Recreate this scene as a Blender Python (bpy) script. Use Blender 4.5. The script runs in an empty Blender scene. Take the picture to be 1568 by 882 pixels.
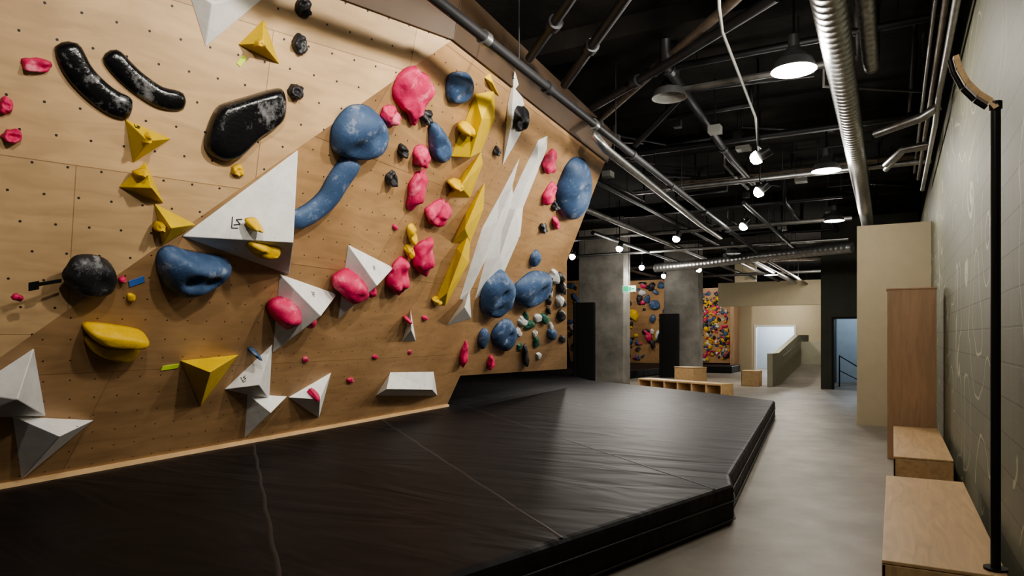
import bpy, math, random
from mathutils import Vector, noise
random.seed(7)
D=bpy.data
COL=bpy.context.scene.collection

# ------------------------------------------------------------------ materials
def newmat(name):
    m=D.materials.new(name);m.use_nodes=True
    nt=m.node_tree;b=nt.nodes['Principled BSDF']
    return m,nt,b
def N(nt,t,**k):
    n=nt.nodes.new(t)
    for a,v in k.items():
        if a in n.inputs: n.inputs[a].default_value=v
        else: setattr(n,a,v)
    return n
def L(nt,a,b): nt.links.new(a,b)
def ramp(nt,fac,stops):
    r=N(nt,'ShaderNodeValToRGB');e=r.color_ramp.elements
    while len(e)<len(stops): e.new(.5)
    for i,(p,c) in enumerate(stops):
        e[i].position=p;e[i].color=(c[0],c[1],c[2],1)
    L(nt,fac,r.inputs[0]);return r
def mathn(nt,op,a,b=None,c=None):
    n=N(nt,'ShaderNodeMath',operation=op)
    for i,v in enumerate((a,b,c)):
        if v is None: continue
        if isinstance(v,(int,float)): n.inputs[i].default_value=v
        else: L(nt,v,n.inputs[i])
    return n.outputs[0]
def simple(name,col,rough=.5,metal=0,var=.12,scale=6,bump=.0,bscale=40,spec=.5):
    m,nt,b=newmat(name)
    tc=N(nt,'ShaderNodeTexCoord')
    nz=N(nt,'ShaderNodeTexNoise',Scale=scale,Detail=5.0)
    L(nt,tc.outputs['Object'],nz.inputs['Vector'])
    lo=[c*(1-var) for c in col];hi=[min(1,c*(1+var)) for c in col]
    r=ramp(nt,nz.outputs['Fac'],[(.3,lo),(.7,hi)])
    L(nt,r.outputs[0],b.inputs['Base Color'])
    b.inputs['Roughness'].default_value=rough;b.inputs['Metallic'].default_value=metal
    b.inputs['Specular IOR Level'].default_value=spec
    if bump:
        n2=N(nt,'ShaderNodeTexNoise',Scale=bscale,Detail=4.0)
        L(nt,tc.outputs['Object'],n2.inputs['Vector'])
        bp=N(nt,'ShaderNodeBump',Strength=bump,Distance=.01)
        L(nt,n2.outputs['Fac'],bp.inputs['Height']);L(nt,bp.outputs[0],b.inputs['Normal'])
    return m
def emis(name,col,s):
    m,nt,b=newmat(name)
    b.inputs['Base Color'].default_value=(*col,1)
    b.inputs['Emission Color'].default_value=(*col,1);b.inputs['Emission Strength'].default_value=s
    return m

def plywall(name,base,offx=0,offy=0,dots=.044):
    m,nt,b=newmat(name)
    uv=N(nt,'ShaderNodeUVMap')
    mp=N(nt,'ShaderNodeMapping');mp.inputs['Location'].default_value=(offx,offy,0)
    L(nt,uv.outputs[0],mp.inputs[0])
    br=N(nt,'ShaderNodeTexBrick',Scale=1.0)
    br.offset=.5;br.inputs['Mortar Size'].default_value=.003;br.inputs['Brick Width'].default_value=2.44;br.inputs['Row Height'].default_value=1.22
    br.inputs['Mortar Smooth'].default_value=0
    br.inputs['Color1'].default_value=(.82,.80,.78,1);br.inputs['Color2'].default_value=(1.08,1.05,1.02,1);br.inputs['Mortar'].default_value=(.5,.45,.4,1)
    L(nt,mp.outputs[0],br.inputs['Vector'])
    mp2=N(nt,'ShaderNodeMapping');mp2.inputs['Scale'].default_value=(.9,4,1);L(nt,uv.outputs[0],mp2.inputs[0])
    nz=N(nt,'ShaderNodeTexNoise',Scale=2.2,Detail=7.0,Distortion=1.0);L(nt,mp2.outputs[0],nz.inputs['Vector'])
    lo=[c*.84 for c in base];hi=[c*1.12 for c in base]
    r=ramp(nt,nz.outputs['Fac'],[(.3,lo),(.7,hi)])
    mx=N(nt,'ShaderNodeMix',data_type='RGBA',blend_type='MULTIPLY');mx.inputs[0].default_value=1
    L(nt,r.outputs[0],mx.inputs[6]);L(nt,br.outputs[0],mx.inputs[7])
    sp=N(nt,'ShaderNodeSeparateXYZ');L(nt,uv.outputs[0],sp.inputs[0])
    v=mathn(nt,'MULTIPLY',sp.outputs[1],1/.2)
    row=mathn(nt,'FLOOR',v)
    u=mathn(nt,'MULTIPLY',sp.outputs[0],1/.2)
    u2=mathn(nt,'ADD',u,mathn(nt,'MULTIPLY',row,.37))
    fu=mathn(nt,'SUBTRACT',mathn(nt,'FRACT',u2),.5);fv=mathn(nt,'SUBTRACT',mathn(nt,'FRACT',v),.5)
    d=mathn(nt,'SQRT',mathn(nt,'ADD',mathn(nt,'MULTIPLY',fu,fu),mathn(nt,'MULTIPLY',fv,fv)))
    dot=mathn(nt,'LESS_THAN',d,dots)
    mx2=N(nt,'ShaderNodeMix',data_type='RGBA');L(nt,dot,mx2.inputs[0]);L(nt,mx.outputs[2],mx2.inputs[6]);mx2.inputs[7].default_value=(.03,.022,.017,1)
    n3=N(nt,'ShaderNodeTexNoise',Scale=.9,Detail=5.0);L(nt,uv.outputs[0],n3.inputs['Vector'])
    r3=ramp(nt,n3.outputs['Fac'],[(.35,(.82,.8,.78)),(.6,(1,1,1))])
    mx3=N(nt,'ShaderNodeMix',data_type='RGBA',blend_type='MULTIPLY');mx3.inputs[0].default_value=1
    L(nt,mx2.outputs[2],mx3.inputs[6]);L(nt,r3.outputs[0],mx3.inputs[7])
    L(nt,mx3.outputs[2],b.inputs['Base Color']);b.inputs['Roughness'].default_value=.5
    return m

def holdmat(name,col,chalk=.2,rough=.5,chs=7,t0=.54,t1=.7):
    m,nt,b=newmat(name)
    tc=N(nt,'ShaderNodeTexCoord')
    nz=N(nt,'ShaderNodeTexNoise',Scale=chs,Detail=9.0,Roughness=.75);L(nt,tc.outputs['Object'],nz.inputs['Vector'])
    r=ramp(nt,nz.outputs['Fac'],[(.3,[c*.72 for c in col]),(t0,col),(t0+.06,[c*(1-chalk*.4)+.3*chalk for c in col]),(t1,[c*(1-chalk)+.75*chalk for c in col])])
    L(nt,r.outputs[0],b.inputs['Base Color']);b.inputs['Roughness'].default_value=rough
    n2=N(nt,'ShaderNodeTexNoise',Scale=45,Detail=5.0);L(nt,tc.outputs['Object'],n2.inputs['Vector'])
    bp=N(nt,'ShaderNodeBump',Strength=.4,Distance=.008);L(nt,n2.outputs['Fac'],bp.inputs['Height']);L(nt,bp.outputs[0],b.inputs['Normal'])
    return m
def volmat(name,col):
    m,nt,b=newmat(name)
    tc=N(nt,'ShaderNodeTexCoord')
    nz=N(nt,'ShaderNodeTexNoise',Scale=5.0,Detail=9.0,Roughness=.75);L(nt,tc.outputs['Object'],nz.inputs['Vector'])
    r=ramp(nt,nz.outputs['Fac'],[(.33,[c*.82 for c in col]),(.58,col)])
    vo=N(nt,'ShaderNodeTexVoronoi',Scale=6.0);L(nt,tc.outputs['Object'],vo.inputs['Vector'])
    dot=mathn(nt,'LESS_THAN',vo.outputs['Distance'],.045)
    mx=N(nt,'ShaderNodeMix',data_type='RGBA');L(nt,dot,mx.inputs[0]);L(nt,r.outputs[0],mx.inputs[6]);mx.inputs[7].default_value=(.05,.05,.05,1)
    L(nt,mx.outputs[2],b.inputs['Base Color']);b.inputs['Roughness'].default_value=.62
    n2=N(nt,'ShaderNodeTexNoise',Scale=150,Detail=3.0);L(nt,tc.outputs['Object'],n2.inputs['Vector'])
    bp=N(nt,'ShaderNodeBump',Strength=.3,Distance=.003);L(nt,n2.outputs['Fac'],bp.inputs['Height']);L(nt,bp.outputs[0],b.inputs['Normal'])
    return m

M={}
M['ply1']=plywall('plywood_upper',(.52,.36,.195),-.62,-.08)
M['ply2']=plywall('plywood_overhang_shaded',(.43,.27,.135),.4,.05,.038)  # shade of the downward-facing overhang is put into this darker base colour
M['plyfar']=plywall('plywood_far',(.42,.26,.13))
M['w']=volmat('white_volume',(.70,.69,.66))
M['y']=holdmat('yellow_resin',(.62,.39,.012),.1,.6)
M['yv']=volmat('yellow_volume',(.60,.41,.015))
M['p']=holdmat('pink_resin',(.54,.026,.10),.3,.6,t0=.54,t1=.74)
M['b']=holdmat('blue_resin',(.045,.088,.175),.35,.6,t0=.54,t1=.74)
M['k']=holdmat('black_resin',(.016,.016,.018),.4,.5,5,.55,.72)
M['kg']=holdmat('black_gloss',(.008,.008,.009),.4,.22,3.2,.55,.74)
M['g']=holdmat('green_resin',(.02,.10,.06),.3)
M['wh']=holdmat('white_resin',(.55,.55,.53),.3)
M['o']=holdmat('orange_resin',(.6,.2,.03),.2)
M['fascia']=simple('fascia_ply_shaded',(.062,.037,.019),.6,scale=3)  # brown ply, darkened in colour to stand for boards left unlit
M['trimw']=simple('pine_trim',(.5,.34,.18),.5,scale=3)
M['steel']=simple('galvanised',(.38,.38,.37),.36,.9,.2,12)
M['steeld']=simple('dull_galvanised',(.17,.165,.155),.5,.7,.25,8)
M['pipek']=simple('black_pipe',(.022,.022,.024),.5,.2)
M['rusty']=simple('dull_pipe',(.2,.165,.13),.5,.5,.3,10)
M['white']=simple('white_paint',(.6,.6,.57),.5,var=.03)
M['greyp']=simple('grey_conduit',(.22,.22,.2),.5,var=.05)
M['blackm']=simple('black_metal',(.012,.012,.012),.35,.3)
M['mark']=simple('black_print',(.015,.015,.015),.6)
M['ceil']=simple('ceiling_concrete',(.0105,.0088,.007),.95,var=.7,scale=1.5,bump=.5,bscale=15,spec=.2)
M['beige']=simple('beige_paint',(.47,.40,.27),.7,var=.03,bump=.08,bscale=90)
M['sageplain']=simple('sage_plain',(.42,.40,.30),.7,var=.05)
M['darkgreen']=simple('dark_green_paint',(.055,.057,.04),.6,var=.2,scale=2)
M['bluewall']=simple('pale_blue_wall',(.38,.45,.52),.7,var=.05)
M['pad']=simple('black_pad',(.007,.007,.008),.65,var=.2)
M['seam']=simple('mat_seam_tape',(.03,.027,.029),.5,var=.2)
M['dome']=simple('dome_shell',(.12,.12,.12),.4,.4)
M['domein']=emis('dome_inner',(.62,.62,.6),.3)
M['domeoff']=simple('dome_inner_unlit',(.3,.3,.28),.5)
M['bulb']=emis('lamp_glow',(1,.97,.9),90)
M['exit']=emis('exit_green',(.02,.4,.2),.9)
M['exitw']=emis('exit_white',(.7,.9,.8),.7)
M['tapeb']=simple('tape_blue',(.05,.15,.45),.6);M['tapeg']=simple('tape_lime',(.5,.7,.05),.6);M['tapek']=simple('tape_black',(.01,.01,.01),.6)

def woodm(name,base,ax=0):
    m,nt,b=newmat(name)
    tc=N(nt,'ShaderNodeTexCoord');mp=N(nt,'ShaderNodeMapping')
    s=[8,8,8];s[ax]=.9;mp.inputs['Scale'].default_value=s
    L(nt,tc.outputs['Object'],mp.inputs[0])
    nz=N(nt,'ShaderNodeTexNoise',Scale=2.0,Detail=8.0,Distortion=1.2);L(nt,mp.outputs[0],nz.inputs['Vector'])
    r=ramp(nt,nz.outputs['Fac'],[(.3,[c*.8 for c in base]),(.7,[c*1.12 for c in base])])
    L(nt,r.outputs[0],b.inputs['Base Color']);b.inputs['Roughness'].default_value=.45
    return m
M['wood']=woodm('birch_ply',(.56,.38,.2),1)
M['woodd']=woodm('fir_ply',(.37,.235,.135),2)

m,nt,b=newmat('polished_concrete');tc=N(nt,'ShaderNodeTexCoord')
n1=N(nt,'ShaderNodeTexNoise',Scale=.7,Detail=9.0,Roughness=.65);L(nt,tc.outputs['Object'],n1.inputs['Vector'])
r=ramp(nt,n1.outputs['Fac'],[(.3,(.17,.15,.122)),(.5,(.24,.215,.178)),(.7,(.31,.28,.235))])
L(nt,r.outputs[0],b.inputs['Base Color'])
n2=N(nt,'ShaderNodeTexNoise',Scale=3,Detail=6.0);L(nt,tc.outputs['Object'],n2.inputs['Vector'])
mr=N(nt,'ShaderNodeMapRange');mr.inputs[3].default_value=.34;mr.inputs[4].default_value=.58;L(nt,n2.outputs['Fac'],mr.inputs[0]);L(nt,mr.outputs[0],b.inputs['Roughness'])
M['floor']=m
m,nt,b=newmat('column_concrete');tc=N(nt,'ShaderNodeTexCoord')
n1=N(nt,'ShaderNodeTexNoise',Scale=1.6,Detail=9.0,Roughness=.65);L(nt,tc.outputs['Object'],n1.inputs['Vector'])
r=ramp(nt,n1.outputs['Fac'],[(.3,(.13,.122,.108)),(.7,(.32,.30,.265))]);L(nt,r.outputs[0],b.inputs['Base Color']);b.inputs['Roughness'].default_value=.75
bp=N(nt,'ShaderNodeBump',Strength=.3,Distance=.02);L(nt,n1.outputs['Fac'],bp.inputs['Height']);L(nt,bp.outputs[0],b.inputs['Normal'])
M['conc']=m
def matcover(name,strength,cols,rough):
    m,nt,b=newmat(name);tc=N(nt,'ShaderNodeTexCoord')
    mp=N(nt,'ShaderNodeMapping');mp.inputs['Rotation'].default_value=(0,0,-.55);mp.inputs['Scale'].default_value=(.5,1.5,1);L(nt,tc.outputs['Object'],mp.inputs[0])
    n1=N(nt,'ShaderNodeTexNoise',Scale=1.1,Detail=2.5,Distortion=1.4);L(nt,mp.outputs[0],n1.inputs['Vector'])
    n2=N(nt,'ShaderNodeTexNoise',Scale=1.2,Detail=8.0,Roughness=.6);L(nt,tc.outputs['Object'],n2.inputs['Vector'])
    r=ramp(nt,n2.outputs['Fac'],[(.3,cols[0]),(.7,cols[1])]);L(nt,r.outputs[0],b.inputs['Base Color'])
    b.inputs['Roughness'].default_value=rough;b.inputs['Specular IOR Level'].default_value=.26
    bp=N(nt,'ShaderNodeBump',Strength=strength,Distance=.06);L(nt,n1.outputs['Fac'],bp.inputs['Height']);L(nt,bp.outputs[0],b.inputs['Normal'])
    return m
M['mat']=matcover('black_mat_cover',.75,((.0068,.0057,.0068),(.013,.0112,.013)),.52)
m,nt,b=newmat('sage_block_wall');tc=N(nt,'ShaderNodeTexCoord')
sp=N(nt,'ShaderNodeSeparateXYZ');L(nt,tc.outputs['Object'],sp.inputs[0]);cb=N(nt,'ShaderNodeCombineXYZ');L(nt,sp.outputs[1],cb.inputs[0]);L(nt,sp.outputs[2],cb.inputs[1])
br=N(nt,'ShaderNodeTexBrick',Scale=1.0);br.inputs['Brick Width'].default_value=.4;br.inputs['Row Height'].default_value=.2;br.inputs['Mortar Size'].default_value=.006
br.inputs['Color1'].default_value=(.2,.203,.145,1);br.inputs['Color2'].default_value=(.213,.215,.155,1);br.inputs['Mortar'].default_value=(.15,.153,.11,1)
L(nt,cb.outputs[0],br.inputs['Vector'])
n1=N(nt,'ShaderNodeTexNoise',Scale=.75,Detail=1.5,Roughness=.4);L(nt,cb.outputs[0],n1.inputs['Vector'])
f=mathn(nt,'FRACT',mathn(nt,'MULTIPLY',n1.outputs['Fac'],9))
ln=mathn(nt,'LESS_THAN',mathn(nt,'ABSOLUTE',mathn(nt,'SUBTRACT',f,.5)),.028)
n3=N(nt,'ShaderNodeTexNoise',Scale=.5);L(nt,cb.outputs[0],n3.inputs['Vector'])
ln=mathn(nt,'MULTIPLY',ln,mathn(nt,'MULTIPLY',mathn(nt,'GREATER_THAN',n3.outputs['Fac'],.44),.6))
mx=N(nt,'ShaderNodeMix',data_type='RGBA');L(nt,ln,mx.inputs[0]);L(nt,br.outputs[0],mx.inputs[6]);mx.inputs[7].default_value=(.62,.62,.46,1)
L(nt,mx.outputs[2],b.inputs['Base Color']);b.inputs['Roughness'].default_value=.6
n4=N(nt,'ShaderNodeTexNoise',Scale=60,Detail=4.0);L(nt,tc.outputs['Object'],n4.inputs['Vector'])
hgt=mathn(nt,'SUBTRACT',mathn(nt,'MULTIPLY',n4.outputs['Fac'],.3),br.outputs['Fac'])
bp=N(nt,'ShaderNodeBump',Strength=.5,Distance=.008);L(nt,hgt,bp.inputs['Height']);L(nt,bp.outputs[0],b.inputs['Normal'])
M['sage']=m

# ------------------------------------------------------------------ builder
class B:
    def __init__(s): s.v=[];s.f=[];s.m=[];s.mats=[];s.sm=[]
    def mi(s,k):
        if k not in s.mats: s.mats.append(k)
        return s.mats.index(k)
    def add(s,vs,fs,k,smooth=False):
        o=len(s.v);s.v+=[tuple(x) for x in vs];i=s.mi(k)
        for f in fs: s.f.append([o+j for j in f]);s.m.append(i);s.sm.append(smooth)
    def box(s,x0,x1,y0,y1,z0,z1,k):
        vs=[(x,y,z) for x in(x0,x1) for y in(y0,y1) for z in(z0,z1)]
        s.add(vs,[(0,1,3,2),(4,6,7,5),(0,4,5,1),(2,3,7,6),(0,2,6,4),(1,5,7,3)],k)
    def prism(s,poly,z0,z1,k,ztop=None):
        n=len(poly);zt=ztop or [z1]*n
        vs=[(x,y,z0) for x,y in poly]+[(x,y,zt[i]) for i,(x,y) in enumerate(poly)]
        s.add(vs,[tuple(range(n-1,-1,-1)),tuple(range(n,2*n))]+[(i,(i+1)%n,n+(i+1)%n,n+i) for i in range(n)],k)
    def tube(s,pts,r,k,seg=12,rib=0,ribstep=.12):
        pts=[Vector(p) for p in pts]
        if rib:
            q=[]
            for a,c in zip(pts,pts[1:]):
                n=max(1,int((c-a).length/ribstep))
                for i in range(n): q+= [(a.lerp(c,i/n),r),(a.lerp(c,(i+.12)/n),r+rib),(a.lerp(c,(i+.24)/n),r)]
            q.append((pts[-1],r))
        else: q=[(p,r) for p in pts]
        up=None;vs=[]
        for i,(p,rr) in enumerate(q):
            a=q[max(0,i-1)][0];c=q[min(len(q)-1,i+1)][0];d=(c-a).normalized()
            if up is None: up=Vector((0,0,1)) if abs(d.z)<.9 else Vector((1,0,0))
            x=d.cross(up).normalized();y=x.cross(d).normalized();up=y
            for j in range(seg):
                t=2*math.pi*j/seg;vs.append(p+x*math.cos(t)*rr+y*math.sin(t)*rr)
        fs=[(i*seg+j,i*seg+(j+1)%seg,(i+1)*seg+(j+1)%seg,(i+1)*seg+j) for i in range(len(q)-1) for j in range(seg)]
        s.add(vs,fs,k,True)
        s.add(vs[:seg],[tuple(range(seg-1,-1,-1))],k);s.add(vs[-seg:],[tuple(range(seg))],k)
    def lathe(s,c,prof,k,seg=24,ks=None):
        vs=[];c=Vector(c)
        for r,z in prof:
            for j in range(seg):
                t=2*math.pi*j/seg;vs.append(c+Vector((math.cos(t)*r,math.sin(t)*r,z)))
        for i in range(len(prof)-1):
            kk=ks[i] if ks else k
            o=[vs[i*seg+j] for j in range(seg)]+[vs[(i+1)*seg+j] for j in range(seg)]
            s.add(o,[(j,(j+1)%seg,seg+(j+1)%seg,seg+j) for j in range(seg)],kk,True)
    def obj(s,name,bevel=0,parent=None):
        me=D.meshes.new(name);me.from_pydata(s.v,[],s.f)
        for k in s.mats: me.materials.append(M[k])
        for p,i,q in zip(me.polygons,s.m,s.sm): p.material_index=i;p.use_smooth=q
        me.update()
        o=D.objects.new(name,me);COL.objects.link(o)
        if bevel:
            md=o.modifiers.new('bevel','BEVEL');md.width=bevel;md.segments=2;md.limit_method='ANGLE'
        if parent: o.parent=parent
        return o
def recalc(o):
    import bmesh
    bm=bmesh.new();bm.from_mesh(o.data);bmesh.ops.recalc_face_normals(bm,faces=bm.faces);bm.to_mesh(o.data);bm.free()

# ------------------------------------------------------------------ wall planes (surveyed facets)
class Plane:
    def __init__(s,a,b,k):
        s.n=Vector((1,-b,-k)).normalized();s.s=Vector((b,1,0)).normalized();s.t=s.s.cross(s.n)
        if s.t.z<0: s.t=-s.t
        s.O=Vector((a+k*.33,0,.33))
    def P(s,u,v,h=0): return s.O+s.s*u+s.t*v+s.n*h
    def uv(s,p): q=p-s.O;return q.dot(s.s),q.dot(s.t)
P2=Plane(-6.25+.1875-.761*.33,-.075,.761)
P1=Plane(-6.768,.35,.355)
PL={1:P1,2:P2}

def facet(name,P,poly,k,thick=.06):
    vs=[P.P(*p) for p in poly]+[P.P(p[0],p[1],-thick) for p in poly];n=len(poly)
    fs=[tuple(range(n)),tuple(range(2*n-1,n-1,-1))]+[(i,(i+1)%n,n+(i+1)%n,n+i) for i in range(n)]
    me=D.meshes.new(name);me.from_pydata(vs,[],fs);me.materials.append(M[k])
    uvl=me.uv_layers.new(name='UVMap')
    for lp in me.loops:
        uvl.data[lp.index].uv=P.uv(me.vertices[lp.vertex_index].co)
    o=D.objects.new(name,me);COL.objects.link(o);recalc(o);return o
S1=P2.P(4.90,4.88);S0=P2.P(2.35,1.34);Sb=P2.P(1.385,0)
climb=D.objects.new('climbing_wall_left',None);COL.objects.link(climb)
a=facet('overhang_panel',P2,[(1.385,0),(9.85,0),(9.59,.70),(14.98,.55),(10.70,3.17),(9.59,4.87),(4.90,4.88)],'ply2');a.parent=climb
u1=P1.uv(S1);ub=P1.uv(Sb)
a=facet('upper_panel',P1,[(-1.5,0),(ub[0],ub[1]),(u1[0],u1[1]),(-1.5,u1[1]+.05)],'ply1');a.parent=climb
T2=P2.P(9.59,4.87);TL=P1.P(-1.5,u1[1]+.05)
bd=B()
def strip(a,c,dx,dz,k):
    o=Vector((dx,-.02,dz))
    a=Vector(a);c=Vector(c);th=Vector((-.05,0,0))
    vs=[a,c,c+o,a+o,a+th,c+th,c+o+th,a+o+th]
    bd.add(vs,[(0,1,2,3),(4,7,6,5),(0,4,5,1),(3,2,6,7),(0,3,7,4),(1,5,6,2)],k)
strip(TL+Vector((.03,0,.0)),S1+Vector((.03,0,0)),.12,.5,'fascia');strip(S1+Vector((.03,0,0)),T2+Vector((.03,.05,0)),.12,.42,'fascia')
o=bd.obj('fascia_board',.004,climb)
bd=B();dd=(TL-S1).normalized();c0=S1+dd*.75+Vector((.115,-.02,.26));u_=Vector((.12,-.02,.48)).normalized()
vs=[c0-dd*.13-u_*.045,c0+dd*.13-u_*.045,c0+dd*.13+u_*.045,c0-dd*.13+u_*.045];vs+=[v+Vector((.012,-.004,0)) for v in vs]
bd.add(vs,[(0,3,2,1),(4,5,6,7),(0,1,5,4),(1,2,6,5),(2,3,7,6),(3,0,4,7)],'mark');o=bd.obj('warning_plate',0,climb);recalc(o)
bd=B()
A=P2.P(1.3,0,.01);C_=P2.P(9.85,0,.01)
bd.add([A,C_,C_+Vector((.05,0,0)),A+Vector((.05,0,0)),A+Vector((.02,0,.05)),C_+Vector((.02,0,.05)),C_+Vector((.05,0,.04)),A+Vector((.05,0,.04))],[(0,1,2,3),(4,7,6,5),(0,4,5,1),(3,2,6,7),(0,3,7,4),(1,5,6,2)],'trimw')
bd.obj('base_strip',0,climb)
bd=B()
for u in (2.5,4.5,6.5,8.5):
    bd.tube([P2.P(u,.3,-.12),P2.P(u,min(4.6,(u-1.385)*1.38),-.12)],.04,'blackm',6)
bd.obj('backing_frame',0,climb)

# ------------------------------------------------------------------ volumes
def stroke(bd,a,c,n,w,k='mark'):
    d=(c-a).normalized();s=d.cross(n).normalized()*w/2;e=n*.003
    vs=[a-s+e*.3,c-s+e*.3,c+s+e*.3,a+s+e*.3];vs+=[v+e for v in vs]
    bd.add(vs,[(0,3,2,1),(4,5,6,7),(0,1,5,4),(1,2,6,5),(2,3,7,6),(3,0,4,7)],k)
def volume(P,base,apex,h,k,name='climbing_volume',mark=None):
    Pq=PL[P];bd=B();base=[(x/100,y/100) for x,y in base];apex=[(x/100,y/100) for x,y in apex]
    n=len(base);vs=[Pq.P(x,y,0) for x,y in base]+[Pq.P(x,y,h) for x,y in apex]
    fs=[tuple(range(n))]
    if len(apex)==1: fs+=[(i,(i+1)%n,n) for i in range(n)]
    else:
        near=[min(range(len(apex)),key=lambda j:(apex[j][0]-x)**2+(apex[j][1]-y)**2) for x,y in base]
        for i in range(n):
            j=(i+1)%n
            if near[i]==near[j]: fs.append((i,j,n+near[i]))
            else: fs.append((i,j,n+near[j],n+near[i]))
    bd.add(vs,fs,k)
    e=D.objects.new(name,None) if mark else None
    o=bd.obj('body' if mark else name,.007);recalc(o)
    if mark:
        COL.objects.link(e);o.parent=e
        i,wa,wb,wc,sz=mark;A=vs[i];Bq=vs[(i+1)%n];Cq=vs[n]
        c=A*wa+Bq*wb+Cq*wc;nn=(Bq-A).cross(Cq-A).normalized()
        if nn.dot(Pq.n)<0: nn=-nn
        x=Pq.s-nn*Pq.s.dot(nn);x.normalize();y=nn.cross(x)
        if y.z<0:y=-y
        m2=B();q=[c+x*(p*sz)+y*(r*sz) for p,r in ((.5,.5),(-.1,.35),(.35,-.05),(-.3,-.25))]
        for a_,b_ in zip(q,q[1:]): stroke(m2,a_,b_,nn,sz*.12)
        q=[c+x*(p*sz)+y*(r*sz) for p,r in ((-.5,.6),(-.45,-.6),(.2,-.5))]
        for a_,b_ in zip(q,q[1:]): stroke(m2,a_,b_,nn,sz*.1)
        m2.obj('printed_mark',0,e)
V=[
(1,[(365,385),(423,400),(381,349)],[(379,378)],.12,'w'),
(2,[(389,346),(325,250),(456,227)],[(394,280)],.38,'w','climbing_volume',(0,.17,.53,.30,.075)),
(2,[(443,227),(539,210),(494,131)],[(494,200)],.28,'w','climbing_volume',(0,.35,.35,.3,.045)),
(2,[(511,270),(607,252),(564,177)],[(553,242)],.28,'w','climbing_volume',(0,.3,.3,.4,.045)),
(2,[(255,143),(224,105),(234,80),(288,74)],[(238,121)],.3,'w'),
(2,[(262,78),(331,64),(293,5)],[(286,75)],.25,'w','climbing_volume',(0,.6,.2,.2,.05)),
(2,[(486,144),(456,86),(531,64)],[(472,108)],.22,'w','climbing_volume',(0,.2,.5,.3,.05)),
(2,[(491,77),(557,67),(527,8)],[(517,64)],.2,'w'),
(2,[(610,99),(559,65),(642,22)],[(588,75)],.2,'w','climbing_volume',(0,.3,.4,.3,.05)),
(2,[(740,49),(739,91),(859,85),(925,30)],[(726,75),(857,62)],.16,'w'),
(2,[(692,197),(720,144),(753,145)],[(696,175)],.15,'w'),
(2,[(807,236),(808,172),(867,187)],[(782,219)],.2,'w'),
(2,[(719,432),(730,374),(737,328),(763,280),(796,219),(816,217),(799,275),(790,345),(762,383),(739,390)],[(732,395),(752,345),(780,285)],.07,'w'),
(2,[(751,470),(736,459),(749,409),(765,363),(785,336),(799,282),(840,220),(875,270),(848,336),(806,374),(770,456)],[(750,440),(775,370),(815,300)],.07,'w'),
(2,[(606,505),(630,472),(695,410),(691,453),(661,483)],[(645,455)],.1,'w'),
(1,[(420,380),(403,357),(436,351)],[(414,361)],.2,'yv'),
(1,[(333,289),(364,281),(340,259)],[(344,278)],.2,'yv','climbing_volume',(0,.6,.15,.25,.04)),
(1,[(348,262),(332,241),(363,233)],[(349,246)],.2,'yv'),
(1,[(356,233),(387,220),(364,201)],[(364,219)],.2,'yv'),
(2,[(385,126),(450,131),(438,65)],[(394,134)],.28,'yv'),
(2,[(594,476),(567,462),(588,394),(636,413),(623,453)],[(574,445),(594,405)],.18,'yv'),
(2,[(636,414),(628,386),(624,351),(670,360),(653,403)],[(611,372)],.16,'yv'),
(2,[(679,385),(680,342),(692,298),(732,305),(713,353)],[(670,327)],.16,'yv'),
(2,[(706,332),(709,293),(738,206),(770,206),(759,277)],[(703,292),(727,235)],.14,'yv'),
(2,[(570,487),(565,480),(588,474),(610,473)],[(571,480)],.08,'yv'),
]
for a in V: volume(*a)

# ------------------------------------------------------------------ holds
def catmull(p,closed=True,sub=4):
    n=len(p);out=[]
    rng=range(n) if closed else range(n-1)
    for i in rng:
        if closed: a,b_,c,d=p[i-1],p[i],p[(i+1)%n],p[(i+2)%n]
        else: a,b_,c,d=p[max(0,i-1)],p[i],p[i+1],p[min(n-1,i+2)]
        for j in range(sub):
            t=j/sub
            out.append(tuple(.5*(2*b_[q]+(c[q]-a[q])*t+(2*a[q]-5*b_[q]+4*c[q]-d[q])*t*t+(3*b_[q]-a[q]-3*c[q]+d[q])*t**3) for q in (0,1)))
    if not closed: out.append(p[-1])
    return out
def dome(bd,P,out,h,k,base=0,sq=.7,rough=.12,rings=10,drop=.0,dents=(),flat=False,ns=1.1):
    Pq=PL[P];n=len(out);cx=sum(x for x,y in out)/n;cy=sum(y for x,y in out)/n
    R=max(math.hypot(x-cx,y-cy) for x,y in out)
    vs=[];seed=Vector((cx*3.1,cy*2.7,h*9))
    def H(px,py,z):
        X=(px-cx)/R;Y=(py-cy)/R
        g=1.0
        for dx,dy,w,dp in dents: g-=dp*math.exp(-((X-dx)**2+(Y-dy)**2)/(w*w))
        return g
    for r in range(rings):
        th=(r/(rings))*math.pi/2;f=math.cos(th)**sq;z=math.sin(th)**.9
        for x,y in out:
            px=cx+(x-cx)*f;py=cy+(y-cy)*f-drop*R*z
            nz=noise.noise(Vector((px/R*ns,py/R*ns,z))+seed)
            f2=1+rough*nz*(.3 if r==0 else 1)
            vs.append(Pq.P(cx+(px-cx)*f2,cy+(py-cy)*f2,base+h*z*(1+rough*2.2*nz)*H(px,py,z)))
    vs.append(Pq.P(cx,cy-drop*R,base+h*(1+rough*2.2*noise.noise(seed+Vector((cx/R*ns,(cy-drop*R)/R*ns,1))))*H(cx,cy-drop*R,1)))
    fs=[(i*n+j,i*n+(j+1)%n,(i+1)*n+(j+1)%n,(i+1)*n+j) for i in range(rings-1) for j in range(n)]
    fs+=[((rings-1)*n+j,(rings-1)*n+(j+1)%n,rings*n) for j in range(n)]+[tuple(range(n))]
    bd.add(vs,fs,k,not flat)
    return cx,cy
def finish(bd,name='climbing_hold'):
    o=bd.obj(name);recalc(o);return o
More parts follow.
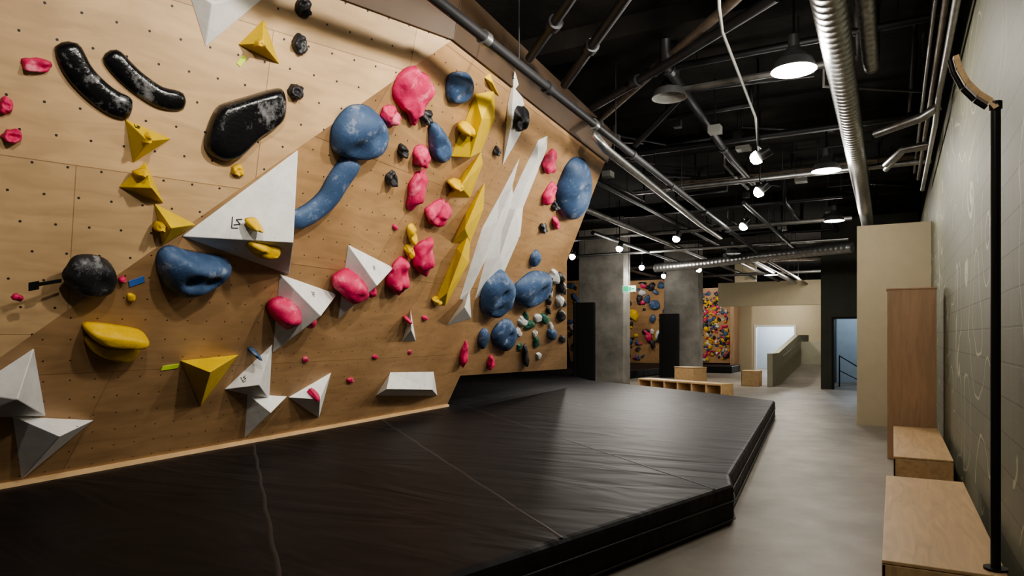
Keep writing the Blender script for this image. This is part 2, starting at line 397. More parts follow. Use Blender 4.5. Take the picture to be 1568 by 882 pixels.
def shrink(out,f):
    n=len(out);cx=sum(x for x,y in out)/n;cy=sum(y for x,y in out)/n
    return [(cx+(x-cx)*f,cy+(y-cy)*f) for x,y in out]
def blob(P,pts,h,k,sub=4,**kw):
    bd=B();o=shrink(catmull([(x/100,y/100) for x,y in pts],sub=sub),.95);dome(bd,P,o,h,k,**kw);return finish(bd)
def ell(c,a,b_,n=26,pw=1.0,seed=0,am=.14,sc=.92):
    out=[]
    for j in range(n):
        t=2*math.pi*j/n;q=sc*(1+am*noise.noise(Vector((math.cos(t)*1.5+seed,math.sin(t)*1.5,seed*.7)))*1.6)
        out.append(((c[0]+(a[0]*math.cos(t)+b_[0]*math.sin(t))*q)/100,(c[1]+(a[1]*math.cos(t)+b_[1]*math.sin(t))*q)/100))
    return out
def arc(P,pts,r,k,h=1.0,taper=0):
    Pq=PL[P];c=catmull([(x/100,y/100) for x,y in pts],False,6);n=len(c);bd=B();vs=[];seg=16
    for i,(x,y) in enumerate(c):
        a=c[max(0,i-1)];e=c[min(n-1,i+1)];dx,dy=e[0]-a[0],e[1]-a[1];l=math.hypot(dx,dy);nx,ny=-dy/l,dx/l
        u=2*i/(n-1)-1;w=r*(max(0,1-abs(u)**9)**.5)*(1+taper*u);w=max(w,.02)
        for j in range(seg+1):
            t=math.pi*j/seg
            vs.append(Pq.P(x+nx*w*math.cos(t),y+ny*w*math.cos(t),w*h*(math.sin(t)**.7)*(1+.15*math.cos(t))))
    s1=seg+1
    fs=[(i*s1+j,i*s1+j+1,(i+1)*s1+j+1,(i+1)*s1+j) for i in range(n-1) for j in range(seg)]
    fs+=[(i*s1,(i+1)*s1,(i+1)*s1+seg,i*s1+seg) for i in range(n-1)]+[tuple(range(s1)),tuple(range((n-1)*s1+seg,(n-1)*s1-1,-1))]
    bd.add(vs,fs,k,True);return finish(bd)

blob(1,[(391,309),(400,316),(415,324),(430,332),(439,335),(443,330),(445,322),(444,311),(436,301),(426,292),(409,272),(394,271),(385,278),(386,292)],.13,'kg',sub=3,sq=.28,rough=.03,rings=12,dents=[(.1,-.1,.5,.15)])
blob(2,[(456,450),(481,452),(501,443),(505,423),(505,404),(484,413),(461,417),(449,433)],.09,'p',sub=3,sq=.3,rough=.2,ns=3.4,rings=12)
blob(2,[(408,377),(414,396),(434,404),(458,400),(475,388),(477,369),(453,356),(426,354),(414,363)],.2,'b',rough=.06,rings=14,dents=[(-.1,-.35,.3,.4),(.3,.2,.25,.25)])
blob(2,[(310,233),(317,242),(339,239),(372,238),(381,229),(373,211),(354,196),(334,201),(318,216)],.2,'b',rough=.1,rings=14,dents=[(-.05,-.15,.2,.5),(.4,-.1,.18,.4)])
blob(2,[(511,462),(533,474),(553,466),(554,448),(529,442)],.12,'b',rough=.1,dents=[(0,-.2,.3,.35)])
blob(2,[(525,412),(533,419),(565,410),(581,395),(573,383),(552,387)],.12,'b',rough=.1,dents=[(0,0,.3,.5)])
bd=B();dome(bd,2,catmull([(2.84,1.67),(3.28,1.61),(3.36,1.50),(3.0,1.52),(2.86,1.58)]),.17,'y',sq=.4,rough=.03)
dome(bd,2,catmull([(2.87,1.54),(3.05,1.48),(3.34,1.47),(3.33,1.31),(3.16,1.33),(2.97,1.41)]),.10,'y',sq=.4,rough=.03);finish(bd)
arc(2,[(451,358),(447,334),(446,313),(436,295),(420,281)],.11,'b',taper=-.1)
arc(1,[(296,330),(303,315),(313,305),(325,298),(337,296)],.088,'kg',.8)
arc(1,[(320,330),(331,320),(342,313),(355,308),(371,309)],.076,'kg',.8)

E=[('b',2,(913,429),(56,8),(-46,45),.22,[(.15,.1,.22,.5),(-.3,-.3,.2,.3)]),('b',2,(888,235),(54,-5),(-26,42),.24,[(-.1,.1,.2,.55),(.2,-.35,.25,.4)]),('b',2,(1002,255),(37,29),(-62,21),.22,[(.1,0,.25,.5)]),
('b',2,(1018,158),(58,-10),(-22,34),.14,[(0,.05,.12,.7)]),('b',2,(946,150),(19,-3),(-16,22),.1,[]),('b',2,(1236,160),(27,0),(-25,16),.1,[]),
('b',2,(937,308),(16,-1),(-9,15),.1,[]),('k',2,(270,208),(20,0),(-6,18),.13,[(.2,0,.3,.2)])]
for s in E:
    bd=B();dome(bd,s[1],ell(s[2],s[3],s[4],36,seed=s[2][0]*.13,am=.07,sc=.95),s[5],s[0],rough=.08,rings=14,dents=s[6]);finish(bd)
E2=[('k',1,(448,397),(7,2),(-1,8),.07),('k',1,(449,370),(7,2),(-1,8),.07),('k',1,(451,334),(7,2),(-1,7),.07),
('p',1,(281,312),(9,1),(0,5),.06),('p',1,(266,283),(4,1),(0,6),.06),('p',1,(270,265),(6,1),(0,5),.06),('y',1,(413,266),(5,1),(-1,5),.05),
('k',2,(513,419),(9,1),(-2,7),.08),('k',2,(509,380),(8,2),(-5,6),.08),('k',2,(516,350),(8,2),(-6,7),.08),('k',2,(657,467),(17,2),(-6,14),.15),
('k',2,(901,358),(12,2),(-10,7),.08),('k',2,(662,423),(6,2),(-6,5),.06),('k',2,(890,396),(10,2),(-9,6),.08),('k',2,(1176,109),(17,-1),(-40,29),.1),
('p',2,(467,404),(12,4),(-8,9),.09),('p',2,(540,382),(14,4),(-11,11),.11),('p',2,(560,350),(14,0),(-8,22),.1),('p',2,(622,331),(24,-4),(2,17),.11),
('p',2,(644,277),(23,-2),(-9,23),.13),('p',2,(622,243),(22,-3),(-11,27),.13),('p',2,(794,444),(19,2),(-9,16),.1),('p',2,(846,408),(15,0),(-7,18),.09),
('p',2,(926,373),(13,2),(-13,8),.08),('p',2,(915,120),(13,-3),(-16,24),.09),('p',2,(1036,98),(16,-4),(-11,18),.09),('y',2,(601,298),(9,1),(-10,11),.08),
('y',2,(612,278),(8,1),(-7,7),.08),('y',2,(738,215),(12,1),(-7,7),.08)]
for s in E2:
    sd=s[2][0]*.17;big=abs(s[3][0])>10
    bd=B();c=dome(bd,s[1],ell(s[2],s[3],s[4],24,seed=sd,am=.2),s[5],s[0],rough=.28,rings=10,drop=.1,ns=2.2,dents=[(.05,.25,.3,.45)] if big else [(0,.1,.35,.4)])
    finish(bd)
E3=[('p',2,(469,190),(16,7),(-17,15),.12,.12),('p',2,(506,184),(17,-6),(0,14),.08,.08),('p',2,(539,228),(13,12),(-24,13),.12,.12),('p',2,(578,225),(15,-4),(-1,11),.08,.05),
('y',2,(387,264),(21,3),(-6,9),.13,.18),('y',2,(363,282),(7,1),(-2,4),.02,.27),('p',2,(587,75),(9,-1),(-5,7),.04,.16),('p',2,(690,184),(5,0),(-4,4),.03,.11),
('b',2,(462,137),(7,-2),(-1,3),.04,.1),('y',1,(414,361),(4,1),(0,4),.03,.17),('y',1,(345,279),(4,1),(0,4),.04,.17),('y',1,(344,254),(5,1),(0,3),.04,.14),
('y',1,(359,217),(4,0),(0,4),.04,.14),('y',2,(572,428),(10,3),(-7,6),.05,.15),('y',2,(614,371),(10,4),(-6,4),.05,.13)]
for s in E3:
    bd=B();dome(bd,s[1],ell(s[2],s[3],s[4],22,seed=s[2][0]*.17,am=.16),s[5]+.1,s[0],base=s[6]-.1,rough=.16,rings=9,drop=.1,ns=1.8);finish(bd,'climbing_hold')
bd=B()
E4=[('y',2,(308,192),(4,0),(-2,4),.05),('p',2,(295,207),(3,0),(0,3),.05),('p',2,(229,186),(4,0),(-1,3),.05),('p',2,(566,301),(4,1),(-3,3),.04),('p',2,(549,121),(5,0),(-3,5),.04),
('p',2,(657,83),(8,-1),(-3,5),.04),('p',2,(680,120),(6,0),(-4,4),.04),('p',2,(737,185),(8,0),(-4,4),.04),('p',2,(755,126),(5,0),(-3,4),.03),
('wh',2,(1052,189),(22,1),(-15,11),.1),('g',2,(1096,179),(15,8),(-19,7),.1),('g',2,(1144,195),(22,1),(-20,13),.1),('wh',2,(1112,196),(21,1),(-12,9),.08),('g',2,(1184,140),(17,0),(-21,15),.08),
('wh',2,(1069,163),(14,0),(-16,12),.08),('k',2,(1061,264),(16,1),(-19,12),.12),('wh',2,(1054,285),(19,2),(-22,14),.15),('k',2,(1109,269),(20,0),(-18,16),.15),('wh',2,(1153,238),(19,1),(-22,14),.12),
('k',2,(1216,205),(21,1),(-29,18),.12),('b',2,(958,245),(14,1),(-13,9),.1),('g',2,(1052,199),(11,0),(-13,10),.08),
('wh',2,(1250,104),(15,0),(-16,11),.06),('k',2,(1317,147),(20,0),(-20,12),.08),
('k',2,(1105,235),(12,0),(-12,9),.08),('k',2,(1135,215),(12,0),(-12,9),.08),('g',2,(1120,130),(12,0),(-12,9),.06),('wh',2,(1150,160),(14,0),(-12,9),.06),('y',2,(1060,120),(8,0),(-8,6),.05),
('k',2,(1085,285),(14,0),(-14,10),.12),('k',2,(1140,262),(14,0),(-14,10),.1),('k',2,(1180,235),(14,0),(-14,10),.1),('wh',2,(1090,250),(10,0),(-12,9),.1),('wh',2,(1200,180),(14,0),(-14,10),.08)]
for s in E4: dome(bd,s[1],ell(s[2],s[3],s[4],12,seed=s[2][0]*.1,am=.25),s[5]*.7,s[0],rough=.25,rings=4,flat=s[0] in('wh','g'))
finish(bd,'small_foot_holds')
bd=B()
def tag(P,u0,v0,u1,v1,w,k,h=0):
    Pq=PL[P];d=Vector((u1-u0,v1-v0)).normalized();nn=Vector((-d.y,d.x))*w/2
    p=[(u0-nn.x,v0-nn.y),(u1-nn.x,v1-nn.y),(u1+nn.x,v1+nn.y),(u0+nn.x,v0+nn.y)]
    vs=[Pq.P(x,y,h+.002) for x,y in p]+[Pq.P(x,y,h+.006) for x,y in p]
    bd.add(vs,[(0,3,2,1),(4,5,6,7),(0,1,5,4),(1,2,6,5),(2,3,7,6),(3,0,4,7)],k)
tag(2,2.37,1.97,2.52,2.02,.03,'tapek');tag(2,2.33,1.95,2.39,1.97,.07,'tapek')
tag(2,3.02,2.03,3.12,2.09,.06,'tapeb');tag(2,3.70,1.18,3.86,1.2,.05,'tapeg');tag(1,4.05,3.43,4.09,3.5,.035,'tapeg')
bd.obj('route_tags')

# ------------------------------------------------------------------ crash mats
def mat_obj(name,poly,z0,z1,seams=()):
    bd=B();bd.prism(poly,z0,z1,'mat');o=bd.obj(name);recalc(o)
    md=o.modifiers.new('bevel','BEVEL');md.width=.045;md.segments=3;md.limit_method='ANGLE'
    return o
poly=[(-6.45,-1.0),(-3.05,-1.0),(-2.6,.6),(-1.6,4.19),(-1.15,5.8),(-1.25,6.2),(-1.96,13.75),(-3.25,14.8),(-5.1,16.15),(-7.3,17.6),(-9.2,20.1),(-9.2,23.5),(-13.5,23.5),(-13.5,18.2),(-7.3,10),(-6.55,5)]
poly=poly[::-1]
cm=D.objects.new('crash_mat',None);COL.objects.link(cm)
o=mat_obj('mat_body',poly,.0,.33);o.parent=cm
bd=B()
def seam(a,c,z=.331,w=.016,k='seam'):
    a=Vector(a);c=Vector(c);d=(c-a).normalized();nn=Vector((-d.y,d.x))
    n=24;vs=[]
    for i in range(n+1):
        p=a.lerp(c,i/n)+nn*.006*math.sin(i*1.7)
        for q,zz in ((-w,0),(-w*.4,.005),(w*.4,.005),(w,0)): vs.append((p.x+nn.x*q,p.y+nn.y*q,z+zz-.002))
    bd.add(vs,[(i*4+j,i*4+j+1,i*4+5+j,i*4+4+j) for i in range(n) for j in range(3)],k,True)
seam((-6.3,5.3),(-2.1,1.95));seam((-6.75,10.2),(-1.25,5.55));seam((-6.55,7.8),(-1.75,3.75));seam((-6.3,2.6),(-2.9,-.4))
seam((-7.6,12.6),(-1.65,9.6))
bd.obj('mat_seams',0,cm)
bd=B()
for z in (.05,.2):
    bd.tube([(-2.59,.6,z),(-1.588,4.19,z),(-1.138,5.8,z),(-1.238,6.2,z),(-1.948,13.75,z)],.006,'seam',6)
bd.obj('side_piping',0,cm)
o=mat_obj('crash_mat.001',[(-14,23.6),(-8.4,23.6),(-8.0,30.9),(-14,30.9)],0,.3)
o=mat_obj('crash_mat.002',[(-8.0,29.4),(-5.9,29.4),(-5.9,31.2),(-8.0,31.2)],0,.3)

# ------------------------------------------------------------------ room shell
bd=B();bd.box(-16,5,-4,42,-.1,0,'floor');bd.obj('floor')
bd=B();bd.box(-16,5,-4,42,5.0,5.2,'ceil');bd.obj('ceiling')
bd=B();bd.box(.55,.8,-2,21.9,0,4.25,'sage');bd.box(.6,.8,-2,21.9,4.25,5,'ceil');bd.obj('wall_right')
bd=B();bd.box(-.56,.549,13.4,16,0,3.48,'beige');bd.box(-.57,.549,13.385,13.4,0,.09,'beige');bd.obj('wall_stub')
bd=B();bd.box(-16.2,-16,-4,42,0,5,'ceil');bd.obj('wall_left')
bd=B();bd.box(-1.87,-1.58,22,22.2,0,5,'darkgreen');bd.box(-.62,1.5,22,22.2,0,5,'darkgreen');bd.box(-1.58,-.62,22,22.2,2.12,5,'darkgreen');bd.box(-1.87,-1.7,22.2,28,0,5,'darkgreen');bd.obj('wall_end')
bd=B();bd.box(-1.58,-1.52,21.97,22.22,0,2.12,'pad');bd.box(-.68,-.62,21.97,22.22,0,2.12,'pad');bd.box(-1.52,-.68,21.97,22.22,2.06,2.12,'pad')
bd.obj('door_frame')
bd=B();bd.box(-1.69,1.6,25.6,25.8,0,3.2,'bluewall');bd.obj('wall_stairwell')
bd=B()
bd.tube([(-1.45,23.2,.0),(-1.45,23.2,.95),(-.9,24.6,.5),(-.9,24.6,0)],.02,'blackm',8);bd.tube([(-1.45,23.2,.5),(-.9,24.6,.1)],.015,'blackm',8);bd.obj('stair_handrail')
bd=B();bd.box(-5.62,-5.37,32,32.2,0,5,'beige');bd.box(-6.3,-5.62,32,32.2,0,5,'beige');bd.box(-5.37,-3.77,32,32.2,2.0,3.6,'beige');bd.box(-3.77,-1.7,32,32.2,0,3.6,'beige');bd.obj('wall_back')
bd=B();bd.box(-5.44,-5.36,31.95,32.2,0,2.05,'white');bd.box(-3.78,-3.7,31.95,32.2,0,2.05,'white');bd.box(-5.36,-3.78,31.95,32.2,1.97,2.05,'white');bd.obj('door_frame.001')
bd=B();bd.box(-6.5,-2.5,35,35.2,0,3,'bluewall');bd.obj('wall_beyond')
bd=B();bd.box(-16,-1,38,38.2,0,5,'ceil');bd.obj('wall_far')
bd=B();bd.box(-6.2,-1.9,28.2,28.4,2.75,3.7,'beige');bd.obj('wall_soffit')
bd=B();pts=[(22.2,1.02),(23.2,1.02),(27,1.6),(29.5,1.6)]
for (y0,z0),(y1,z1) in zip(pts,pts[1:]):
    x0=-3.4+.04*(y0-22.2);x1=-3.4+.04*(y1-22.2)
    vs=[(x0,y0,0),(x0+.16,y0,0),(x1+.16,y1,0),(x1,y1,0),(x0,y0,z0),(x0+.16,y0,z0),(x1+.16,y1,z1),(x1,y1,z1)]
    bd.add(vs,[(0,3,2,1),(4,5,6,7),(0,1,5,4),(1,2,6,5),(2,3,7,6),(3,0,4,7)],'sageplain')
bd.box(-3.1,-1.88,27.6,27.75,0,1.35,'sageplain')
vs=[(-3.24,23.5,0),(-1.88,23.5,0),(-1.88,27.6,.5),(-3.24,27.6,.5),(-3.24,27.6,0),(-1.88,27.6,0)]
bd.add(vs,[(0,1,2,3),(0,4,5,1),(3,2,5,4),(0,3,4),(1,5,2)],'floor')
bd.tube([(-3.1,23.3,.9),(-2.95,27.3,1.4)],.02,'steel',8)
o=bd.obj('ramp_parapet');recalc(o)
def column(name,x0,x1,y0,y1,px0,px1,pz0,pz1):
    e=D.objects.new(name,None);COL.objects.link(e)
    bd=B();bd.box(x0,x1,y0,y1,0,5,'conc');bd.obj('shaft',.02,e)
    bd=B();bd.box(px0,px1,y0-.12,y0-.01,pz0,pz1,'pad');bd.box(px0-.1,px0,y0-.12,y1-.2,pz0,pz1,'pad');bd.obj('protective_pad',.02,e)
column('concrete_column',-8.95,-7.42,20.45,21.1,-9.0,-8.35,.0,2.64)
column('concrete_column.001',-7.6,-6.3,25.4,26.1,-7.65,-7.0,.0,2.4)

def farwall(name,x0,x1,y,z0,z1,lean,n,seed,r0,r1,cols,k='plyfar'):
    e=D.objects.new(name,None);COL.objects.link(e)
    me=D.meshes.new('panel');vs=[(x0,y,z0),(x1,y,z0),(x1,y-lean,z1),(x0,y-lean,z1)];vs+=[(a,b_+.1,c) for a,b_,c in vs]
    me.from_pydata(vs,[],[(0,1,2,3),(4,7,6,5),(0,4,5,1),(3,2,6,7),(0,3,7,4),(1,5,6,2)]);me.materials.append(M[k])
    uvl=me.uv_layers.new(name='UVMap')
    for lp in me.loops: c=me.vertices[lp.vertex_index].co;uvl.data[lp.index].uv=(c.x,c.z)
    o=D.objects.new('panel',me);COL.objects.link(o);recalc(o);o.parent=e
    rnd=random.Random(seed);bd=B()
    q=Plane(0,0,0);q.s=Vector((1,0,0));q.t=Vector((0,-lean,z1-z0)).normalized();q.n=Vector((0,-(z1-z0),-lean)).normalized();q.O=Vector((x0,y,z0))
    PL[9]=q;T=math.hypot(lean,z1-z0)
    for i in range(n):
        u=rnd.uniform(.12,x1-x0-.12);v=rnd.uniform(.15,T-.15);r=rnd.uniform(r0,r1)
        a=rnd.uniform(0,3.1);s=rnd.uniform(.35,.9)
        c=(u*100,v*100);ca,sa=math.cos(a),math.sin(a)
        dome(bd,9,ell(c,(r*100*ca,r*100*sa),(-r*s*100*sa,r*s*100*ca),9,seed=i*.3,am=.3),r*.5,rnd.choice(cols),rough=.2,rings=3,flat=(i%2==0))
    o=bd.obj('far_holds',0,e);recalc(o)
farwall('climbing_wall_far',-14,-7.95,31.0,.3,4.2,1.2,190,3,.06,.3,['p','k','k','wh','y','b','p','k','b'])
farwall('training_board',-7.9,-6.25,31.3,.35,3.7,.5,340,5,.05,.13,['p','y','b','k','o','wh','p','y','b','k'])
bd=B();bd.box(-6.25,-6.1,30.8,31.95,0,3.7,'woodd');bd.obj('wall_board_side')

# ------------------------------------------------------------------ furniture
def woodbox(name,x0,x1,y0,y1,h,k='wood'):
    bd=B();bd.box(x0+.006,x1-.006,y0+.006,y1-.006,0.0,h-.021,k);bd.box(x0,x1,y0,y1,h-.018,h,k)
    bd.box(x0+.0,x1,y0,y0+.018,0,h-.02,k);bd.box(x0,x0+.018,y0,y1,0,h-.02,k)
    return bd.obj(name,.004)
woodbox('wooden_bench_box',-.05,.46,3.82,6.16,.45)
woodbox('wooden_bench_box.001',-.0,.465,7.18,9.6,.45)
bd=B();bd.box(-.07,.46,9.85,10.25,0,2.15,'woodd');bd.box(-.08,.47,9.84,10.26,2.135,2.155,'woodd');bd.obj('wooden_locker_panel',.004)
woodbox('wooden_bench_box.002',-4.15,-3.62,22.1,22.7,.48)
bd=B();a=Vector((-5.85,17.25));c=Vector((-3.45,16.05));d=(c-a).normalized();nn=Vector((-d.y,d.x))
def slab(a,c,w0,w1,z0,z1,k):
    p=[a+nn*w0,c+nn*w0,c+nn*w1,a+nn*w1]
    bd.add([(q.x,q.y,z0) for q in p]+[(q.x,q.y,z1) for q in p],[(0,3,2,1),(4,5,6,7),(0,1,5,4),(1,2,6,5),(2,3,7,6),(3,0,4,7)],k)
slab(a,c,0,.42,.41,.45,'wood');slab(a,c,0,.42,0,.03,'wood');slab(a,c,.4,.42,.03,.41,'woodd')
Lg=(c-a).length
for i in range(7):
    p=a+d*(Lg-.03)*i/6;slab(p,p+d*.03,.001,.4,.03,.41,'wood')
o=bd.obj('cubby_bench',.003);recalc(o)
bd=B();a=Vector((-5.1,17.75));c=a+d*.65;slab(a,c,.1,.6,0,.73,'wood');slab(a-d*.01,c+d*.01,.09,.61,.73,.75,'wood');o=bd.obj('wooden_plyo_box',.004);recalc(o)

bd=B();bd.tube([(.42,3.92,.45),(.42,3.92,2.64)],.021,'blackm',14);bd.lathe((.42,3.92,.45),[(.0,.012),(.05,.012),(.05,0),(0,0)],'blackm')
q=[(.42,3.92,2.62),(.40,3.93,2.66),(.355,3.93,2.70),(.31,3.93,2.76),(.275,3.93,2.84),(.262,3.93,2.90)]
for i in range(len(q)-1):
    p0=Vector(q[i]);p1=Vector(q[i+1]);dd=(p1-p0).normalized();up=Vector((-dd.z,0,dd.x))*-.012
    vs=[]
    for p in (p0,p1):
        for yy in (-.03,.03):
            for s_ in (-1,1): vs.append(p+up*s_+Vector((0,yy,0)))
    bd.add(vs,[(0,1,3,2),(4,6,7,5),(0,4,5,1),(2,3,7,6),(0,2,6,4),(1,5,7,3)],'wood')
    p0=p0-up*2;p1=p1-up*2
    if i>0: bd.tube([p0+Vector((0,0,-.005)),p1+Vector((0,0,-.005))],.012,'blackm',8)
bd.tube([(.42,3.92,2.62),(.42,3.92,2.655)],.027,'blackm',12)
o=bd.obj('coat_pole');recalc(o)

bd=B();bd.box(-6.98,-6.60,19.2,19.25,2.86,3.04,'exitw');bd.box(-6.97,-6.80,19.19,19.2,2.87,3.03,'exit');bd.box(-6.78,-6.72,19.19,19.2,2.9,3.0,'exit');bd.box(-6.70,-6.62,19.19,19.2,2.93,2.97,'exit')
bd.tube([(-6.8,19.22,3.04),(-6.8,19.22,5.0)],.01,'blackm',6);bd.obj('exit_sign')

# ------------------------------------------------------------------ ceiling services
def pipe(name,pts,r,k,**kw):
    bd=B();bd.tube(pts,r,k,**kw);return bd
def fit(bd,p,d,r,k='steel',l=.08):
    p=Vector(p);d=Vector(d).normalized()*l/2;bd.tube([p-d,p+d],r,k,12)
bd=pipe('',[(-2.98,1,4.18),(-3.0,4.2,4.08),(-2.99,9.8,3.9),(-3.0,18,3.68)],.045,'pipek')
for y in (3.4,4.9,6.1,7.3,8.6,10.4,12.5,14.5): fit(bd,(-3.0,y,4.08-.0321*(y-4.2)),(0,1,-.03),.062,'steel' if y in(4.9,7.3) else 'pipek')
for y in (5.5,8,11): bd.tube([(-3.0,y,4.1-.03*(y-4.2)),(-3.0,y,5)],.006,'pipek',6)
bd.obj('sprinkler_main_pipe')
bd=pipe('',[(-3.7,9.16,4.62),(-3.5,8.7,4.45),(-3.38,8.28,4.15),(-3.4,8.7,4.08),(-3.84,15.8,4.1),(-3.9,18,4.1)],.06,'steel',seg=12);bd.obj('steel_conduit')
bd=pipe('',[(-3.7,9.16,4.65),(-1.26,6.39,4.6),(-.6,5.6,4.6)],.05,'rusty');fit(bd,(-2.4,7.68,4.62),(2.4,-2.8,0),.07,'rusty');bd.obj('drain_pipe')
bd=B()
bd.tube([(-3.25,7.04,4.4),(-2.06,5.6,4.4),(-1.0,4.3,4.4)],.05,'pipek');bd.tube([(-3.26,6.2,4.4),(-2.43,5.33,4.4),(-1.5,4.3,4.4)],.045,'pipek')
bd.tube([(-2.17,7.3,5),(-2.17,7.3,4.5),(-2.32,11.5,4.45),(-2.32,13.5,4.45)],.055,'pipek');bd.tube([(-3.4,8.2,4.5),(-2.17,7.3,4.5),(-.9,6.4,4.55)],.05,'pipek')
bd.tube([(-3.3,9.6,4.35),(-2.2,8.4,4.6),(-.8,8.6,4.6)],.045,'pipek')
for p,d_ in (((-2.17,7.45,4.5),(0,1,0)),((-2.6,7.6,4.5),(1,-.7,0)),((-2.3,10.8,4.46),(0,1,0)),((-2.6,6.25,4.4),(1,-1.2,0)),((-2.7,5.62,4.4),(1,-1,0))): fit(bd,p,d_,.072,'pipek',.1)
bd.obj('black_branch_pipes')
bd=B()
for x0,x1,y,z,r,k in ((-4.2,.5,12.1,4.2,.045,'steel'),(-8.5,-.8,16.8,4.15,.05,'steeld'),(-5.5,-.9,15.2,4.35,.04,'pipek'),(-6.5,.5,10.6,4.5,.05,'pipek'),(-10,-1,19.2,4.0,.045,'steel'),(-10,-2,23.5,4.0,.06,'rusty'),(-10,-2,27,3.9,.06,'steeld'),(-4,.5,13.2,4.55,.06,'rusty'),(-2.6,.5,7.9,4.7,.04,'pipek')):
    bd.tube([(x0,y,z),(x1,y+.05,z+.02)],r,k,10)
    for t in (.2,.55,.85): bd.tube([(x0+(x1-x0)*t,y+.05*t,z),(x0+(x1-x0)*t,y+.05*t,5)],.006,'pipek',6)
bd.obj('cross_pipes')
bd=B()
for x,y0,y1,z,r,k in ((-4.6,11,30,4.3,.05,'pipek'),(-5.4,12,32,4.1,.06,'steeld'),(-3.9,18.5,31,3.7,.05,'steeld'),(-3.3,19,31,3.6,.07,'steel'),(-2.9,19,30,3.55,.05,'rusty'),(-2.4,13,21.9,4.0,.04,'pipek'),(-6.2,15,31,4.0,.05,'pipek'),(-9.2,15,30,4.2,.07,'steeld')):
    bd.tube([(x,y0,z),(x,y1,z)],r,k,10)
    for t in (.1,.35,.6,.85): bd.tube([(x,y0+(y1-y0)*t,z),(x,y0+(y1-y0)*t,5)],.006,'pipek',6)
bd.obj('long_service_pipes')
bd=B();rn=random.Random(11)
for i in range(34):
    x=rn.uniform(-5,.2);y=rn.uniform(7.5,20);z=rn.uniform(4.3,4.9)
    if x<-3.2: y=max(y,10.5)
    dx,dy=rn.choice([(rn.uniform(.8,2.2),0),(0,rn.uniform(1,3)),(rn.uniform(.5,1.2),rn.uniform(.5,1.2))])
    xe=min(x+dx,.3)
    bd.tube([(x,y,4.98),(x,y,z),(xe,y+dy,z),(xe,y+dy,4.98)],rn.choice([.012,.02,.03,.04]),rn.choice(['pipek','steeld','pipek','pipek']),8)
for i in range(16):
    x=rn.uniform(-4.5,.1);y=rn.uniform(8,20);s=rn.uniform(.05,.12)
    if x<-3.2: y=max(y,10.5)
    z=rn.uniform(4.3,4.8);bd.box(x-s,x+s,y-s,y+s,z-.05,z+.05,rn.choice(['steeld','greyp','pipek']));bd.tube([(x,y,z),(x,y,5)],.008,'pipek',6)
bd.obj('ceiling_cable_runs')
bd=pipe('',[(-.40,1,4.12),(-.46,10,4.12),(-.52,18,4.12)],.125,'steel',seg=20,rib=.006);bd.tube([(-.45,8,4.2),(-.45,8,5)],.01,'steel',6);bd.obj('spiral_duct')
bd=pipe('',[(-.2,1,4.3),(-.2,7.6,4.3),(-.2,8.0,4.35),(-.2,8.1,5)],.075,'steel',seg=16,rib=.004);bd.obj('spiral_duct.001')
bd=pipe('',[(-6.3,20.2,3.62),(-4.6,19.6,3.62),(-3.2,19.0,3.66),(-.85,18.1,3.66)],.13,'steel',seg=16,rib=.006);bd.obj('spiral_duct.002')
bd=B()
bd.tube([(.42,2,4.12),(.42,8.6,4.1),(.42,9.2,4.0),(.42,13.3,4.0)],.03,'steel',10);bd.tube([(.36,2,4.2),(.36,13.3,4.18)],.025,'rusty',10);bd.tube([(.3,2,4.32),(.3,13.3,4.3)],.02,'steel',8)
bd.tube([(-.19,9.35,4.0),(.28,8.9,4.0),(.44,8.9,4.1)],.05,'steel',10)
bd.tube([(-.1,10.9,3.95),(.1,10.5,4.05),(.4,10.4,4.05)],.04,'steel',10);bd.tube([(-.1,11.2,3.95),(.12,10.8,4.1),(.4,10.75,4.1)],.04,'steel',10)
bd.obj('wall_conduit_bundle')
bd=B();bd.tube([(-1.15,5.2,4.7),(-1.30,5.95,4.36),(-1.35,6.3,4.3),(-1.5,8.9,4.28),(-1.8,11.0,4.25)],.016,'greyp',8);bd.obj('lighting_conduit')
bd=B()
for y in (2.5,7.0,11.8,17.5,23,29): bd.box(-10 if y<12 else -15.9,.54 if y<22 else -1.9,y,y+.35,4.78,4.995,'ceil')
bd.obj('ceiling_beams')

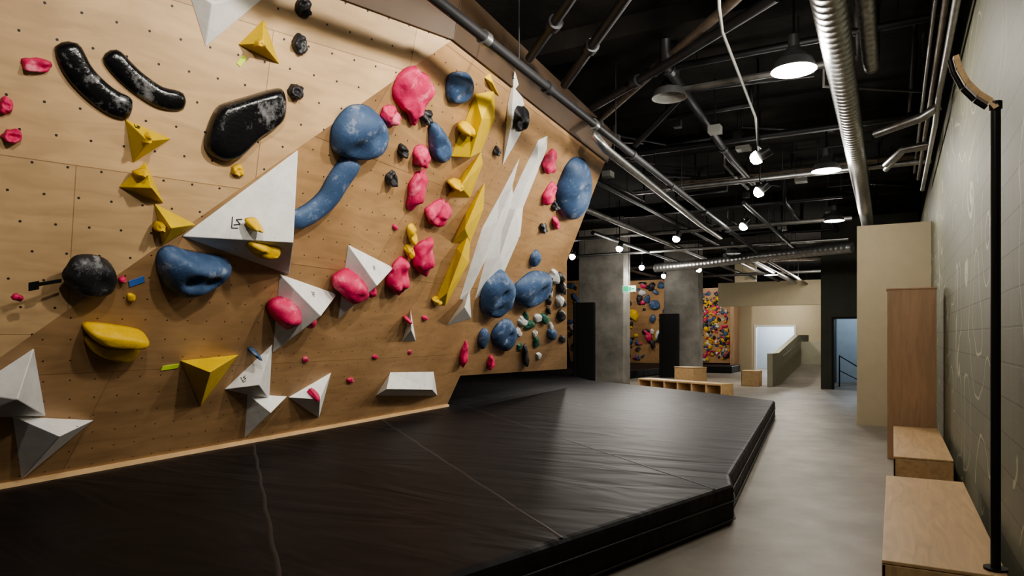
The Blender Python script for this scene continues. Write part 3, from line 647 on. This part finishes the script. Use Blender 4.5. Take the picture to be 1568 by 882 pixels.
# ------------------------------------------------------------------ lamps
def dome_lamp(x,y,z,on=True,name='high_bay_pendant_lamp'):
    bd=B();i_='domein' if on else 'domeoff'
    bd.lathe((x,y,z),[(.0,.33),(.05,.33),(.05,.22),(.07,.2),(.11,.15),(.17,.09),(.205,.0),(.2,.0),(.165,.08),(.1,.14),(0,.16)],'dome',28,ks=['dome']*6+[i_]*4)
    bd.tube([(x,y,z+.33),(x,y,5)],.01,'blackm',6);o=bd.obj(name);return o
for p in ((-.82,6.9,4.05),(-.87,11.1,4.0),(-1.1,16,4.0),(-2.3,7.9,4.35,False),(-3.9,19.6,3.85),(-3.4,23,3.5)): dome_lamp(*p)
def spot_lamp(x,y,z,power,tgt,size=.09,ang=150,name='track_spotlight'):
    e=D.objects.new(name,None);COL.objects.link(e);e.location=(x,y,z)
    bd=B();t=(Vector(tgt)-Vector((x,y,z))).normalized()
    bd.tube([Vector((0,0,.14)),Vector((0,0,5-z))],.012,'blackm',6)
    bd.tube([-t*.16,t*.0],.065,'blackm',14);bd.tube([Vector((0,0,.15)),-t*.1],.015,'blackm',6)
    bd.obj('can_and_stem',0,e)
    bd=B()
    bd.lathe((0,0,0),[(.0,.1),(.05,.085),(.075,.05),(.085,.01),(.08,-.01)],'bulb',16);o=bd.obj('lens',0,e)
    o.rotation_mode='QUATERNION';o.rotation_quaternion=t.to_track_quat('Z','Y')
    if power:
        l=D.lights.new('bulb','SPOT');l.energy=power;l.spot_size=math.radians(ang);l.spot_blend=1.0;l.shadow_soft_size=size;l.color=(1,.94,.85)
        lo=D.objects.new('lamp_light',l);COL.objects.link(lo);lo.parent=e;lo.location=t*.22
        lo.rotation_mode='QUATERNION';lo.rotation_quaternion=t.to_track_quat('-Z','Y')
for x,y,z,p,t,an in ((-.7,.8,4.35,330,(-4.8,3.0,3.0),115),(-.6,3.0,4.35,530,(-4.6,4.8,3.2),110),(-.7,5.2,4.35,520,(-4.6,7.0,3.0),110),
    (-1.47,8.9,3.78,360,(-5,9.0,2.0),130),(-1.79,11.0,3.78,240,(-5.5,11,.5),150),(-2.63,14.3,3.78,220,(-6,13.5,0),150),
    (-4.3,15.35,3.78,200,(-6,14.5,0),150),(-6.05,16.4,3.78,180,(-6.6,15,0),150),(-7.8,17.4,3.78,150,(-7.6,15.5,0),150),
    (-7.1,21.3,3.78,150,(-6.8,18,0),150),(-7.4,24.7,3.78,180,(-7.6,21,1),150),(-7.3,28.0,3.7,190,(-7.3,31,1.5),150),(-10.5,27,4.0,190,(-11,31,1.5),150),(-5.6,22.6,3.75,320,(-3.4,24,.3),130)):  # the last spotlight is added only to brighten the ramp parapet
    spot_lamp(x,y,z,p,t,ang=an)
def pt(name,x,y,z,p,size=.2,col=(1,.94,.85)):
    l=D.lights.new(name,'POINT');l.energy=p;l.shadow_soft_size=size;l.color=col;o=D.objects.new(name,l);COL.objects.link(o);o.location=(x,y,z)
pt('pendant_glow',-.82,6.9,3.98,110);pt('pendant_glow',-.87,11.1,3.93,110);pt('pendant_glow',-1.1,16,3.93,80);pt('pendant_glow',-3.4,23,3.4,100)
pt('reception_glow',-3.8,30.5,2.9,90);pt('beyond_glow',-4.4,33.5,2.4,320,col=(.95,.97,1));pt('stairwell_glow',-.8,24,2.7,90,col=(.75,.88,1));pt('pendant_glow',-.6,2.2,3.9,80)
pt('reception_glow',-2.6,25.5,3.6,110);pt('column_glow',-6.3,19.0,3.5,90)

w=D.worlds.new('World');bpy.context.scene.world=w;w.use_nodes=True
w.node_tree.nodes['Background'].inputs[0].default_value=(1,.97,.93,1);w.node_tree.nodes['Background'].inputs[1].default_value=.13

cam=D.cameras.new('camera');cam.lens=24;cam.sensor_width=36;cam.shift_y=74/1568;cam.clip_end=200
o=D.objects.new('camera',cam);COL.objects.link(o);o.location=(0,0,1.55);o.rotation_euler=(math.radians(90),0,math.radians(29.2))
bpy.context.scene.camera=o
try: bpy.context.scene.view_settings.look='AgX - Medium High Contrast'
except Exception: pass
bpy.context.scene.view_settings.exposure=0.1
